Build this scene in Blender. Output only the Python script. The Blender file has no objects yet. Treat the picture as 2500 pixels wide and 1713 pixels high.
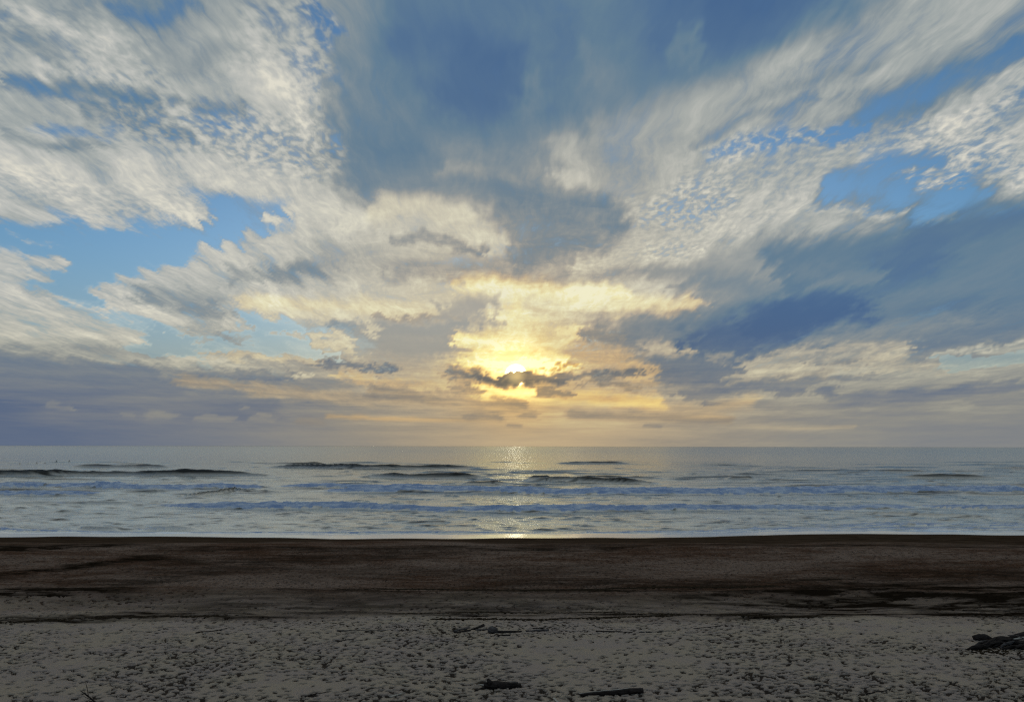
import bpy, bmesh, math, random
import numpy as np
from mathutils import Matrix, Vector

random.seed(7)
rng = np.random.default_rng(11)
scene = bpy.context.scene
C = scene.collection
R = math.radians

# ---------------------------------------------------------------- camera
EYE = np.array([0.0, 0.0, 12.0])
FPX = 1819.0                       # focal length in pixels of a 2500 px wide picture
PITCH = math.atan(231.5 / FPX)
ROLL = 0.0019
cp, sp = math.cos(PITCH), math.sin(PITCH)
Fw = np.array([0, cp, sp]); Up0 = np.array([0, -sp, cp]); Rt0 = np.array([1.0, 0, 0])
Rt = Rt0 + ROLL * Up0; Rt /= np.linalg.norm(Rt)
Up = np.cross(Rt, Fw)
cam = bpy.data.cameras.new('camera')
camo = bpy.data.objects.new('camera', cam); C.objects.link(camo)
camo.matrix_world = Matrix(((Rt[0], Up[0], -Fw[0], EYE[0]), (Rt[1], Up[1], -Fw[1], EYE[1]),
                            (Rt[2], Up[2], -Fw[2], EYE[2]), (0, 0, 0, 1)))
cam.sensor_width = 36; cam.lens = 36 * FPX / 2500
cam.clip_start = 0.1; cam.clip_end = 90000
scene.camera = camo

# ---------------------------------------------------------------- world, sun, exposure
SUN_EL, SUN_AZ = R(5.4), R(0.3)
world = bpy.data.worlds.new('World'); scene.world = world; world.use_nodes = True
wt = world.node_tree; wt.nodes.clear()
sky = wt.nodes.new('ShaderNodeTexSky'); sky.sky_type = 'NISHITA'; sky.sun_disc = False
sky.sun_elevation = SUN_EL; sky.sun_rotation = SUN_AZ
sky.altitude = 10; sky.air_density = 1.0; sky.dust_density = 0.4; sky.ozone_density = 3.0
bg = wt.nodes.new('ShaderNodeBackground'); bg.inputs['Strength'].default_value = 0.15
wo = wt.nodes.new('ShaderNodeOutputWorld')
tint = wt.nodes.new('ShaderNodeMix'); tint.data_type = 'RGBA'; tint.blend_type = 'MULTIPLY'; tint.inputs[0].default_value = 1
tint.inputs[7].default_value = (.80, .95, 1.04, 1)        # clean sea air: a little bluer than the model's default
wt.links.new(sky.outputs[0], tint.inputs[6]); wt.links.new(tint.outputs[2], bg.inputs[0]); wt.links.new(bg.outputs[0], wo.inputs[0])
sl = bpy.data.lights.new('sun', 'SUN'); sl.energy = 0.8; sl.angle = R(10); sl.color = (1.0, 0.80, 0.52)
so = bpy.data.objects.new('sun', sl); C.objects.link(so)
so.rotation_euler = (math.pi / 2 - SUN_EL, 0, math.pi - SUN_AZ); so.location = (0, 0, 60)
SUND = np.array([math.sin(SUN_AZ) * math.cos(SUN_EL), math.cos(SUN_AZ) * math.cos(SUN_EL), math.sin(SUN_EL)])
so.rotation_euler = Vector(SUND).to_track_quat('Z', 'Y').to_euler()
vs = scene.view_settings
scene.display_settings.display_device = 'sRGB'
vs.view_transform = 'Standard'; vs.look = 'None'; vs.exposure = 0; vs.gamma = 1; vs.use_curve_mapping = False
scene.cycles.use_denoising = False
scene.cycles.filter_width = 1.2
scene.render.filter_size = 1.2
scene.cycles.max_bounces = 6; scene.cycles.diffuse_bounces = 2; scene.cycles.glossy_bounces = 3
scene.cycles.transparent_max_bounces = 8

# ---------------------------------------------------------------- helpers
def ray(px, py):
    a = (px - 1250) / FPX; b = -(py - 856.5) / FPX
    d = Fw + a * Rt + b * Up
    return d / np.linalg.norm(d)
def hit(px, py, z=0.0):
    d = ray(px, py); t = (z - EYE[2]) / d[2]
    return EYE + d * t
def project(D):
    """directions (n,3) -> picture coordinates on the 2323 px wide view, and depth along the axis"""
    zf = D @ Fw
    zz = np.where(zf > 0.05, zf, 0.05)
    u = (D @ Rt) / zz * FPX + 1250; v = 856.5 - (D @ Up) / zz * FPX
    return u / 1.0762, v / 1.0762, zf

def _h(ix, iy, s):
    n = (ix.astype(np.int64) * 374761393 + iy.astype(np.int64) * 668265263 + s * 974634777) & 0xffffffff
    n = ((n ^ (n >> 13)) * 1274126177) & 0xffffffff
    n = (n ^ (n >> 16)) & 0xffffffff
    return n
def pn(x, y, s=0):
    ix = np.floor(x); iy = np.floor(y); fx = x - ix; fy = y - iy
    ux = fx * fx * fx * (fx * (fx * 6 - 15) + 10); uy = fy * fy * fy * (fy * (fy * 6 - 15) + 10)
    def g(a, b):
        t = _h(ix + a, iy + b, s) * (2 * np.pi / 4294967296.0)
        return np.cos(t) * (fx - a) + np.sin(t) * (fy - b)
    return 1.5 * ((g(0, 0) * (1 - ux) + g(1, 0) * ux) * (1 - uy) + (g(0, 1) * (1 - ux) + g(1, 1) * ux) * uy)
def fbm(x, y, s=0, o=4, gain=0.5):
    r = 0; a = 1
    for i in range(o):
        r = r + a * pn(x, y, s + 17 * i); a *= gain; x = x * 2.03 + 5.1; y = y * 2.03 + 1.7
    return r
def sm(a, b, x):
    t = np.clip((x - a) / (b - a), 0, 1); return t * t * (3 - 2 * t)

def grid_mesh(name, X, Y, Z, mat, attrs, smooth=True, flip=False):
    ny, nx = X.shape
    me = bpy.data.meshes.new(name)
    n = nx * ny
    me.vertices.add(n)
    me.vertices.foreach_set('co', np.stack([X, Y, Z], -1).reshape(-1).astype(np.float32))
    i = np.arange(n).reshape(ny, nx)
    q = np.stack([i[:-1, :-1], i[:-1, 1:], i[1:, 1:], i[1:, :-1]], -1).reshape(-1, 4)
    if flip: q = q[:, ::-1]
    nf = len(q)
    me.loops.add(nf * 4); me.loops.foreach_set('vertex_index', q.reshape(-1).astype(np.int32))
    me.polygons.add(nf); me.polygons.foreach_set('loop_start', np.arange(nf, dtype=np.int32) * 4)
    me.update(calc_edges=True)
    me.polygons.foreach_set('use_smooth', np.full(nf, smooth))
    for k, a in attrs.items():
        at = me.attributes.new(k, 'FLOAT', 'POINT'); at.data.foreach_set('value', a.reshape(-1).astype(np.float32))
    me.materials.append(mat)
    o = bpy.data.objects.new(name, me); C.objects.link(o)
    return o

class NT:
    """small helper to write node trees"""
    def __init__(s, name):
        s.m = bpy.data.materials.new(name); s.m.use_nodes = True
        s.t = s.m.node_tree; s.t.nodes.clear()
        s.out = s.t.nodes.new('ShaderNodeOutputMaterial')
    def n(s, ty, ins=None, **kw):
        nd = s.t.nodes.new('ShaderNode' + ty)
        for k, v in kw.items(): setattr(nd, k, v)
        for k, v in (ins or {}).items():
            if hasattr(v, 'is_output') or isinstance(v, bpy.types.NodeSocket): s.t.links.new(v, nd.inputs[k])
            else: nd.inputs[k].default_value = v
        return nd
    def math(s, op, a, b=0.0, c=0.0, clamp=False):
        return s.n('Math', {0: a, 1: b, 2: c}, operation=op, use_clamp=clamp).outputs[0]
    def add(s, a, b): return s.math('ADD', a, b)
    def mul(s, a, b): return s.math('MULTIPLY', a, b)
    def sub(s, a, b): return s.math('SUBTRACT', a, b)
    def attr(s, k): return s.n('Attribute', attribute_name=k, attribute_type='GEOMETRY').outputs['Fac']
    def mr(s, v, a, b, c=0.0, d=1.0, smooth=True):
        return s.n('MapRange', {'Value': v, 'From Min': a, 'From Max': b, 'To Min': c, 'To Max': d},
                   interpolation_type='SMOOTHSTEP' if smooth else 'LINEAR').outputs[0]
    def noise(s, vec, scale, detail=4, rough=0.55, dist=0.0, lac=2.0):
        return s.n('TexNoise', {'Vector': vec, 'Scale': scale, 'Detail': detail, 'Roughness': rough,
                                'Distortion': dist, 'Lacunarity': lac}).outputs[0]
    def mix(s, f, a, b, blend='MIX'):
        nd = s.t.nodes.new('ShaderNodeMix'); nd.data_type = 'RGBA'; nd.blend_type = blend
        for i, v in ((0, f), (6, a), (7, b)):
            if isinstance(v, bpy.types.NodeSocket): s.t.links.new(v, nd.inputs[i])
            else: nd.inputs[i].default_value = v if i == 0 else (*v, 1)
        return nd.outputs[2]
    def mapv(s, v, scale, rot=0.0):
        return s.n('Mapping', {'Vector': v, 'Scale': scale, 'Rotation': (0, 0, rot)}).outputs[0]
    def ramp(s, f, stops):
        nd = s.t.nodes.new('ShaderNodeValToRGB'); r = nd.color_ramp
        while len(r.elements) < len(stops): r.elements.new(0.5)
        for e, (p, c) in zip(r.elements, stops): e.position = p; e.color = (*c, 1)
        s.t.links.new(f, nd.inputs[0]); return nd.outputs[0]
def lin(r, g, b):
    f = lambda c: c / 255 / 12.92 if c / 255 <= .04045 else ((c / 255 + .055) / 1.055) ** 2.4
    return (f(r), f(g), f(b))

# ---------------------------------------------------------------- sky: a dome of cloud before the blue of the world
def V(*rows): return [[float(t) for t in r.split()] for r in rows]
# brightness of the cloud deck, 0 slate .. 9 sunlit, by view direction (21 across the horizon's arc, 13 down to it)
LUM = np.array(V(
 "5 5 4 3.5 5 5.5 5 4 1.5 1.5 1.5 2 2 1 0 0 1 3.5 5.5 5.5 5",
 "6 5.5 6 5 6 6.5 6 3.5 1 1 2 1.5 2 1 0.5 1 3 5.5 6 5.5 4.5",
 "6.5 7 7 6 6 7.5 7 3 2 1 1 2 2.5 2 2 3.5 5.5 6 4 2.5 5",
 "5.5 6 5.5 5 6.5 7 6 3 2.5 1.5 2 2 3 3.5 5 6 5.5 4 2.5 5.5 6",
 "6 6.5 6 6 6 6.5 6 2.5 2 3.5 3 4.5 5.5 6 6 6.5 5 5 3 5.5 6.5",
 "7.5 7 7 7.5 7.5 7.5 6.5 3 3.5 3.5 3.5 5.5 5.5 6.5 6.5 7 5 2.5 2 2.5 6",
 "5 6.5 7 6.5 4.5 4 7 7 7.5 7 4.5 4 4.5 6.5 7 6.5 6.5 5 2 1.5 1",
 "7 4 4 6 6.5 7 5.5 6 6.5 6.5 5 4 6.5 7 5.5 4 2.5 2 1 1 1.5",
 "7 5 6.5 6 6 7 6.5 7.5 8 8.5 8.8 7 7.2 7.2 5 4 2.5 2 1 1 1.5",
 "7 7 6 5 5 5 6.5 6.5 5.5 6.8 7.8 6.6 5.2 3 2 1 1 2 3 3 4.5",
 "3 3.5 4 4.5 5.5 5 5 5.5 6 7.2 8.5 7 5.3 3 3 6 6 5.5 5 5.5 5.5",
 "1 2 2 3 3 3 4 4.5 5 5 5.5 6 6.5 6 5.5 4.5 4.5 4.5 4 4 3.5",
 "1 1 1.5 2 2.5 3 3.5 4 4.5 5 5.5 5.5 5 4.5 4.5 4.5 4 4 3.5 3.5 3.5")) / 9.0
# strokes of cloud: points (x, y), half width, edge softness 0..1, then what they set: c cover, l brightness, p puffs, w warmth
ST = [
 ([(900,60),(1000,250),(950,360)],110,1.0,dict(p=-.45)), ([(1150,80),(1250,260),(1100,330)],120,1.0,dict(p=-.45)), ([(1450,60),(1650,60),(1450,200)],110,1.0,dict(p=-.6)),
 ([(1210,170),(1200,260)],22,1.0,dict(l=.30)), ([(1560,60),(1540,150)],16,1.0,dict(l=.28)), ([(1330,120),(1380,220)],24,1.0,dict(l=.30)), ([(1050,120),(1130,130)],40,1.0,dict(l=.05)), ([(1030,200),(1120,215)],36,1.0,dict(l=.08)), ([(1020,380),(1100,395),(1180,420)],14,1.0,dict(l=.55)),([(0,60),(150,60),(300,130)],50,1.0,dict(p=.6)), ([(560,40),(700,30)],30,1.0,dict(p=.9,c=.85)),
 # left clear blue gaps
 ([(0,535),(130,540),(250,525),(400,530),(560,505),(640,500)],34,.5,dict(c=0)),
 ([(130,560),(250,600),(380,555),(520,560),(600,540)],44,.5,dict(c=0)),
 ([(60,600),(160,660),(240,700),(330,740),(450,780),(330,775)],34,.6,dict(c=.0)),
 ([(180,640),(230,600),(290,570)],36,.6,dict(c=0)),
 ([(420,470),(500,490),(620,490)],26,.6,dict(c=.1)),
 ([(540,735),(640,745),(720,765),(600,778)],26,.8,dict(c=.12,l=.57,p=0)), ([(740,760),(850,765)],26,.9,dict(c=.7,l=.56,p=-1,W=.02)),
 ([(840,742),(960,745),(1050,735)],24,.6,dict(c=1,l=.57,W=.12,p=-1)), ([(880,785),(980,790),(1020,770)],26,.8,dict(c=1,l=.57,W=.14,p=-1)),
 ([(480,790),(600,790),(760,810)],10,.8,dict(c=.3)),
 # left wisps in the blue
 ([(0,590),(60,600),(140,606)],13,.5,dict(c=.95,l=.8)),
 ([(0,612),(70,625),(130,632)],11,.5,dict(c=.95,l=.75)),
 ([(0,650),(60,690),(160,715),(250,745),(310,765)],22,.6,dict(c=.95,l=.8)),
 ([(0,700),(60,730),(150,750)],22,.5,dict(c=.9,l=.76)),
 ([(230,512),(280,520)],9,.8,dict(c=.8,l=.8)),
 ([(20,525),(120,565)],7,.9,dict(c=.45,l=.75)),
 # big bright lobe, left middle
 ([(230,672),(300,640),(420,605),(520,590),(700,575)],24,.5,dict(c=1,l=.78)),
 ([(230,672),(290,695),(380,720),(470,735),(520,720)],22,.5,dict(c=1,l=.8)),
 ([(330,665),(420,690),(490,700)],20,1.0,dict(c=1,l=.50)),
 ([(480,600),(580,545),(700,530),(820,500)],20,.6,dict(c=1,l=.8)),
 ([(640,500),(720,490),(800,520)],12,.7,dict(c=1,l=.85)),
 ([(620,615),(700,610),(740,625)],20,1.0,dict(c=1,l=.44)),
 ([(540,625),(590,630)],14,1.0,dict(c=1,l=.5)),
 ([(600,660),(760,655),(900,665),(1060,670)],20,.7,dict(c=1,l=.8)),
 ([(560,690),(700,690),(860,700),(1000,712)],15,.7,dict(c=1,l=.85,w=.35)),
 ([(850,480),(960,470),(1060,510),(1120,560)],24,.7,dict(c=1,l=.86,w=.2)),
 ([(900,530),(1000,540),(1090,565)],8,1.0,dict(c=1,l=.46)),
 ([(1040,640),(1180,650),(1270,660),(1400,680)],20,.7,dict(c=1,l=.98,w=.55)),
 ([(1240,610),(1400,615),(1500,600)],20,.8,dict(c=1,l=.5)),
 ([(900,615),(1050,610),(1250,630)],20,.9,dict(c=1,l=.56)),
 ([(1260,680),(1400,690),(1560,690)],17,.8,dict(c=1,l=.9,w=.45)),
 # wisp with curl right of it
 ([(600,712),(680,706),(760,716),(820,724),(852,746)],8,.8,dict(c=1,l=.84,w=.25,p=.1)), ([(760,735),(800,748)],7,.8,dict(l=.45)),
 ([(740,752),(785,768),(745,780),(790,795),(810,800)],10,.8,dict(c=1,l=.80,w=.25,p=.1)),
 ([(615,752),(700,760)],6,.9,dict(c=1,l=.76,p=.3)), ([(535,738),(560,738)],4,.8,dict(c=1,l=.74)), ([(500,738),(440,752),(480,765)],10,1.0,dict(c=1,l=.70,p=.3)),
 ([(860,715),(980,725),(1040,715)],5,.7,dict(c=1,l=.55)),
 # lower left long streaks
 ([(0,790),(150,800),(300,812),(420,818)],9,.7,dict(c=1,l=.62)),
 ([(380,805),(470,815),(560,840),(700,850)],9,.6,dict(c=1,l=.78)),
 ([(500,805),(640,808),(720,820),(860,850)],9,.6,dict(c=1,l=.74,w=.25)),
 ([(190,822),(330,842),(470,852),(660,852)],10,.9,dict(c=1,l=.34)),
 ([(720,822),(800,828),(880,842)],7,.8,dict(c=1,l=.3)),
 ([(420,858),(600,885),(800,905),(950,915)],11,.8,dict(c=1,l=.6,w=.35)),
 ([(780,850),(900,870),(1000,880)],8,.8,dict(c=1,l=.66,w=.5)),
 ([(840,885),(900,892),(990,905)],12,.8,dict(c=1,l=.4,w=.5)),
 ([(0,815),(200,850),(400,880)],20,1.0,dict(c=1,l=.31,p=-.4)), ([(360,842),(520,875),(700,895)],9,.9,dict(c=1,l=.52)),
 ([(0,870),(300,905),(600,930)],22,1.0,dict(c=1,l=.25,p=-.5)),
 ([(105,921),(158,924)],4.5,.6,dict(c=1,l=.42)), ([(110,911),(128,912)],4,.8,dict(c=1,l=.36)), ([(338,940),(385,942)],8,.5,dict(c=1,l=.42)), ([(350,934),(372,934)],5,.6,dict(c=1,l=.44)), ([(270,939),(300,941)],4,.7,dict(c=1,l=.36)),
 ([(442,947),(525,949)],5,.6,dict(c=1,l=.44)), ([(455,941),(480,941)],5,.6,dict(c=1,l=.44)), ([(568,948),(628,951)],6,.6,dict(c=1,l=.46)), ([(590,942),(612,943)],4,.6,dict(c=1,l=.46)), ([(545,921),(565,922)],4,.7,dict(c=1,l=.42)),
 ([(680,953),(735,957)],7,.7,dict(c=1,l=.42,w=.3)),
 ([(740,943),(850,948),(1000,952),(1140,950)],4,1.0,dict(c=1,l=.55,w=.6)),
 # upper left
 ([(0,178),(120,195),(250,212),(350,222)],16,1.0,dict(c=.55,l=.3,p=.3)), ([(60,30),(150,70),(220,95)],18,1.0,dict(l=.80)), ([(0,60),(80,90),(150,150)],14,1.0,dict(l=.5)), ([(180,240),(300,260),(420,300)],14,1.0,dict(l=.42,p=.8)), ([(0,300),(100,320),(220,330)],10,1.0,dict(l=.46)), ([(430,235),(520,245),(560,250)],12,1.0,dict(l=.48)), ([(380,120),(440,160),(480,130)],26,1.0,dict(l=.55,p=-.3)),
 ([(40,275),(160,290),(280,300)],9,.8,dict(c=.55)),
 ([(400,15),(330,30),(250,10)],18,.9,dict(c=.5,l=.35)),
 ([(720,20),(755,80),(745,110)],22,.7,dict(c=.35,p=1)),
 ([(700,120),(735,170),(700,210)],16,.8,dict(c=.55,p=1)),
 ([(690,60),(720,150),(700,190),(690,240),(730,330)],36,.8,dict(p=1,c=.8)),
 ([(560,90),(640,130),(680,190)],60,.9,dict(p=.6)),
 ([(300,250),(430,290),(560,300),(700,340)],55,.9,dict(p=1,c=.86)),
 ([(520,320),(620,360),(720,360)],36,.9,dict(p=.9,c=.86)),
 ([(100,150),(250,190),(380,190)],26,.9,dict(p=.7,c=.9)),
 ([(420,200),(520,215),(640,225)],18,.9,dict(c=1,l=.72,p=.2)),
 ([(0,395),(100,420),(220,470),(400,480)],36,.9,dict(c=1,l=.8,p=.5)),
 ([(300,350),(450,385),(600,425),(740,470)],30,.9,dict(c=1,l=.83,p=.25)),
 ([(350,450),(430,480),(460,505)],18,.8,dict(c=.9,l=.78,p=.4)),
 ([(640,150),(600,200),(560,180)],30,1.0,dict(l=.80)),
 # right streaks
 ([(1400,310),(1560,250),(1750,180),(1950,100),(2323,0)],40,1.0,dict(c=.9,l=.62)), ([(1700,240),(1900,170),(2100,100)],10,1.0,dict(l=.52)), ([(1560,330),(1750,265),(1900,215)],9,1.0,dict(c=.8,l=.5)),
 ([(1480,470),(1600,440),(1760,390),(1950,330),(2060,300)],30,1.0,dict(c=.9,l=.68,p=.5)),
 ([(1320,600),(1450,570),(1600,540),(1760,470),(1900,400)],22,1.0,dict(c=1,l=.78,p=.4)),
 ([(1290,340),(1320,400),(1400,440),(1480,500)],24,.8,dict(c=1,l=.68)),
 ([(1275,395),(1330,415)],10,1.0,dict(c=1,l=.80)),
 ([(1560,420),(1640,440),(1560,470),(1500,480)],34,.9,dict(p=1,c=.82)),
 ([(1640,350),(1760,320),(1850,310),(1950,290)],18,.9,dict(p=1,c=.55)),
 ([(1860,310),(1900,290),(1940,280)],13,.8,dict(p=.8,c=.15)),
 ([(1700,500),(1850,470),(2020,480)],9,1.0,dict(c=.9,l=.74,p=.4)),
 ([(1480,560),(1620,575),(1660,560)],18,.8,dict(c=.9,l=.75,p=.8)),
 ([(1400,500),(1340,470),(1180,450),(1100,420)],30,.9,dict(c=1,l=.33)),
 ([(1330,540),(1240,560),(1200,590)],26,.9,dict(c=1,l=.42)),
 ([(2000,380),(2080,360),(2150,370)],36,.8,dict(c=.05)),
 ([(1920,420),(2010,420),(2100,440),(2200,430)],34,.8,dict(c=.15,l=.3)),
 ([(2100,480),(2250,500),(2323,500)],36,.9,dict(c=.35,l=.2)),
 ([(1960,240),(2060,210),(2200,170),(2323,110)],26,.9,dict(c=.45,l=.3)),
 ([(2080,310),(2150,280),(2230,270),(2323,200)],32,1.0,dict(c=.75,l=.70,p=.9)),
 ([(2180,350),(2260,350),(2323,400)],44,1.0,dict(c=.75,l=.72,p=.9)),
 ([(2190,230),(2323,150)],16,.8,dict(c=.9,l=.72,p=.3)),
 ([(2060,395),(2100,410),(2180,405)],14,1.0,dict(c=.45,l=.66,p=1)),
 ([(2110,500),(2150,495)],10,.9,dict(c=.6,l=.6,p=.6)),
 ([(1500,612),(1590,610),(1560,650)],18,1.0,dict(c=1,l=.50,p=-1)),
 # dark slate bank, right
 ([(1630,600),(1700,600),(1740,640),(1660,650)],36,1.0,dict(c=1,l=.55,p=-.8)),
 ([(1780,590),(1900,570),(2000,560)],26,1.0,dict(c=1,l=.24,p=-.8)),
 ([(2000,620),(2100,560),(2250,520),(2323,500)],40,1.0,dict(c=1,l=.14,p=-.8)),
 ([(2200,600),(2323,560),(2323,650)],46,1.0,dict(c=1,l=.28,p=-.8)),
 ([(1400,760),(1520,745),(1620,720),(1740,690)],30,1.0,dict(c=1,l=.34,p=-.7)),
 ([(1600,640),(1750,660),(1900,650),(1990,630)],22,1.0,dict(c=1,l=.40,p=-.8)),
 ([(1790,640),(1830,642)],18,1.0,dict(c=1,l=.22,p=-.8)),
 ([(1600,775),(1700,755),(1830,715),(1960,700),(2080,670)],36,1.0,dict(c=1,l=.06,p=-.9)),
 ([(1690,750),(1830,712),(1990,702)],26,1.0,dict(c=1,l=.0,p=-1)),
 ([(1620,800),(1680,785)],20,1.0,dict(c=1,l=.14,p=-.8)),
 ([(2020,690),(2150,650),(2260,640)],34,1.0,dict(c=1,l=.30,p=-.8)),
 ([(1850,780),(2000,750),(2120,745),(2180,760)],24,1.0,dict(c=1,l=.42,p=-.5)),
 ([(2100,775),(2200,760),(2323,735)],18,1.0,dict(c=1,l=.27,p=-.6)),
 ([(1470,830),(1560,835),(1680,845)],22,1.0,dict(c=1,l=.29,p=-.5)),
 ([(1470,795),(1510,787),(1560,796)],13,1.0,dict(c=1,l=.68,w=.25)),
 ([(1620,812),(1650,810)],8,1.0,dict(c=1,l=.5)),
 ([(1690,830),(1780,806),(1880,790),(2060,785)],11,1.0,dict(c=1,l=.68,w=.14)),
 ([(1670,852),(1760,835),(1900,822),(2040,810)],10,.9,dict(c=1,l=.72,w=.14)),
 ([(1640,862),(1800,850),(1900,848)],8,1.0,dict(c=1,l=.60,w=.14)),
 ([(1860,826),(1960,816)],5,1.0,dict(l=.45,w=0)),
 ([(1780,858),(1900,858),(2000,846)],7,1.0,dict(c=1,l=.42)),
 ([(1960,842),(2060,828),(2150,832)],6,1.0,dict(c=1,l=.66,w=.1)),
 ([(2130,810),(2240,785),(2323,765)],6,.7,dict(c=1,l=.72)),
 ([(2150,825),(2240,822),(2323,812)],9,.7,dict(c=.25)),
 ([(1742,885),(1768,882)],6,.6,dict(c=1,l=.24)), ([(1775,887),(1800,882),(1825,886)],9,.5,dict(c=1,l=.25)), ([(1862,888),(1890,890)],8,.9,dict(c=1,l=.33)), ([(1880,893),(1890,886)],6,.8,dict(c=1,l=.28)),
 ([(1600,915),(1670,915)],5,.6,dict(c=1,l=.25)),
 ([(1560,900),(1700,875),(1850,865)],10,.8,dict(c=1,l=.36)),
 ([(1400,910),(1600,930),(1700,910)],12,1.0,dict(c=1,l=.62,w=.4)),
 ([(1900,905),(2100,895),(2323,870)],10,.9,dict(c=1,l=.32)), ([(1950,925),(2200,915)],8,.9,dict(c=1,l=.56)),
 ([(1600,972),(1700,966),(1800,971),(1940,967)],4,1.0,dict(c=1,l=.56,w=.2)),
 # round the sun
 ([(1020,700),(1090,692),(1100,720)],20,.8,dict(c=1,l=.62,W=.18,p=-1)),
 ([(1040,770),(1130,780),(1110,800),(1200,790)],12,.6,dict(c=1,l=.95,w=.8)),
 ([(1170,700),(1170,800)],22,1.0,dict(c=1,l=.90,w=.6)),
 ([(1250,750),(1330,740),(1290,770),(1200,785)],7,.6,dict(c=1,l=.9,w=.6)),
 ([(1330,765),(1390,760)],12,.8,dict(c=1,l=.42,w=.4)),
 ([(1300,800),(1420,820),(1460,850)],22,.9,dict(c=1,l=.62,w=.6)),
 ([(1060,820),(1170,825),(1280,825)],14,.8,dict(c=1,l=1.0,w=1)),
 ([(1020,845),(1080,850),(1100,860)],13,.55,dict(c=1,l=.36,w=.5)),
 ([(1090,862),(1160,866),(1250,862),(1285,862)],12,.4,dict(c=1,l=.24,w=.5)), ([(1180,858),(1330,854),(1440,846)],8,.5,dict(c=1,l=.30,w=.5)), ([(1150,848),(1195,848)],6,.7,dict(c=1,l=.28,w=.6)),
 ([(1130,885),(1190,884)],3,.7,dict(c=1,l=.4,w=.7)), ([(1240,829),(1300,832)],3,.8,dict(l=.5,w=.6)),
 ([(1330,865),(1420,875),(1450,880)],7,.6,dict(c=1,l=.45,w=.6)),
 ([(1180,895),(1400,905),(1500,915)],14,1.0,dict(c=1,l=.76,w=.8)),
 ([(1090,885),(1200,893)],12,.8,dict(c=1,l=.9,w=1)),
 ([(1220,885),(1290,890)],9,.6,dict(c=1,l=.42,w=.6)),
 ([(1060,944),(1090,940),(1130,946)],6,.9,dict(c=1,l=.42,w=.5)), ([(1185,940),(1225,943)],5,1.0,dict(c=1,l=.46,w=.5)), ([(1150,963),(1180,964)],3,1.0,dict(c=1,l=.46,w=.45)), ([(1462,964),(1500,967)],3,1.0,dict(c=1,l=.46,w=.3)),
 ([(1010,880),(1060,878)],8,.7,dict(c=1,l=.4,w=.4)),
 ([(980,905),(1100,915),(1190,918)],10,.8,dict(c=1,l=.47,w=.5)),
 ([(1290,940),(1500,945),(1650,950)],8,.9,dict(c=1,l=.46,w=.5)),
]
def bil(G, gx, gy):
    gx = np.clip(gx, 0, G.shape[1] - 1.001); gy = np.clip(gy, 0, G.shape[0] - 1.001)
    ix = gx.astype(int); iy = gy.astype(int); fx = gx - ix; fy = gy - iy
    fx = fx * fx * (3 - 2 * fx) * .5 + fx * .5; fy = fy * fy * (3 - 2 * fy) * .5 + fy * .5
    return (G[iy, ix] * (1 - fx) + G[iy, ix + 1] * fx) * (1 - fy) + (G[iy + 1, ix] * (1 - fx) + G[iy + 1, ix + 1] * fx) * fy
def seg_dist(u, v, pts):
    d = np.full(u.shape, 1e9)
    for (x0, y0), (x1, y1) in zip(pts[:-1], pts[1:]):
        dx, dy = x1 - x0, y1 - y0
        t = np.clip(((u - x0) * dx + (v - y0) * dy) / (dx * dx + dy * dy + 1e-9), 0, 1)
        d = np.minimum(d, np.hypot(u - x0 - t * dx, v - y0 - t * dy))
    return d
RS = 30000.0
az = np.concatenate([np.linspace(-180, -46, 40, endpoint=False), np.linspace(-46, -37, 20, endpoint=False),
                     np.linspace(-37, 37, 480, endpoint=False), np.linspace(37, 46, 20, endpoint=False), np.linspace(46, 180, 41)])
el = np.concatenate([np.linspace(-3, -.3, 4, endpoint=False), np.linspace(-.3, 36, 250, endpoint=False), np.linspace(36, 46, 20, endpoint=False), np.linspace(46, 89.9, 20)])
AZ, EL = np.meshgrid(np.radians(az), np.radians(el))
DX, DY, DZ = np.sin(AZ) * np.cos(EL), np.cos(AZ) * np.cos(EL), np.sin(EL)
D = np.stack([DX, DY, DZ], -1).reshape(-1, 3)
u, v, zf = project(D)
elv = np.arcsin(D[:, 2])
# natural ragged outlines: warp along the wind (which runs to the vanishing point beneath the sun)
pz = D[:, 2] + .10
PX, PY = D[:, 0] / pz, D[:, 1] / pz
wx = fbm(PX * 6, PY * 2, 3, 3, .5); wy = fbm(PX * 6, PY * 2, 41, 3, .5)
low = sm(1010, 820, v)
fh = sm(0, .07, D[:, 2])
wx = wx + .8 * low * fbm(PX * 22, PY * 7, 7, 3, .6); wy = wy + .5 * low * fbm(PX * 22, PY * 7, 48, 3, .6)
uu = u + wx * (9 + 22 * low) * fh; vv = v + wy * (1.0 + 12 * low) * fh
rdx, rdy = u - 1169, v - 960; rr = np.hypot(rdx, rdy) + 1
fib = (fbm(PX * 13, PY * 1.1, 5, 4, .6) * 26 + fbm(PX * 40, PY * 3.0, 15, 3, .6) * 9) * sm(.06, .22, D[:, 2]) * sm(250, 700, rr) * (.12 + .88 * sm(.35, .8, np.abs(rdx) / rr))
uu = uu + rdx / rr * fib; vv = vv + rdy / rr * fib
uu = uu + (1 - sm(.06, .22, D[:, 2])) * fh * 26 * fbm(D[:, 0] * 6, D[:, 2] * 120, 25, 3, .6)
front = sm(.25, .6, zf)
lum = bil(LUM, uu / 2323 * 20, vv / 1008 * 12)
cov = np.full(len(D), 1.0); puf = np.full(len(D), .12)
sun_px = project(SUND[None])
r2 = np.hypot(u - sun_px[0][0], (v - sun_px[1][0]) * 1.15)
warm = .58 * np.exp(-(r2 / 125) ** 2) + .30 * np.exp(-(r2 / 380) ** 2) + .09 * np.exp(-(r2 / 800) ** 2)
warm = np.maximum(warm, .42 * np.exp(-((u - 1220) / 520) ** 2) * sm(830, 960, v))
warm = np.clip(warm, 0, 1)
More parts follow.
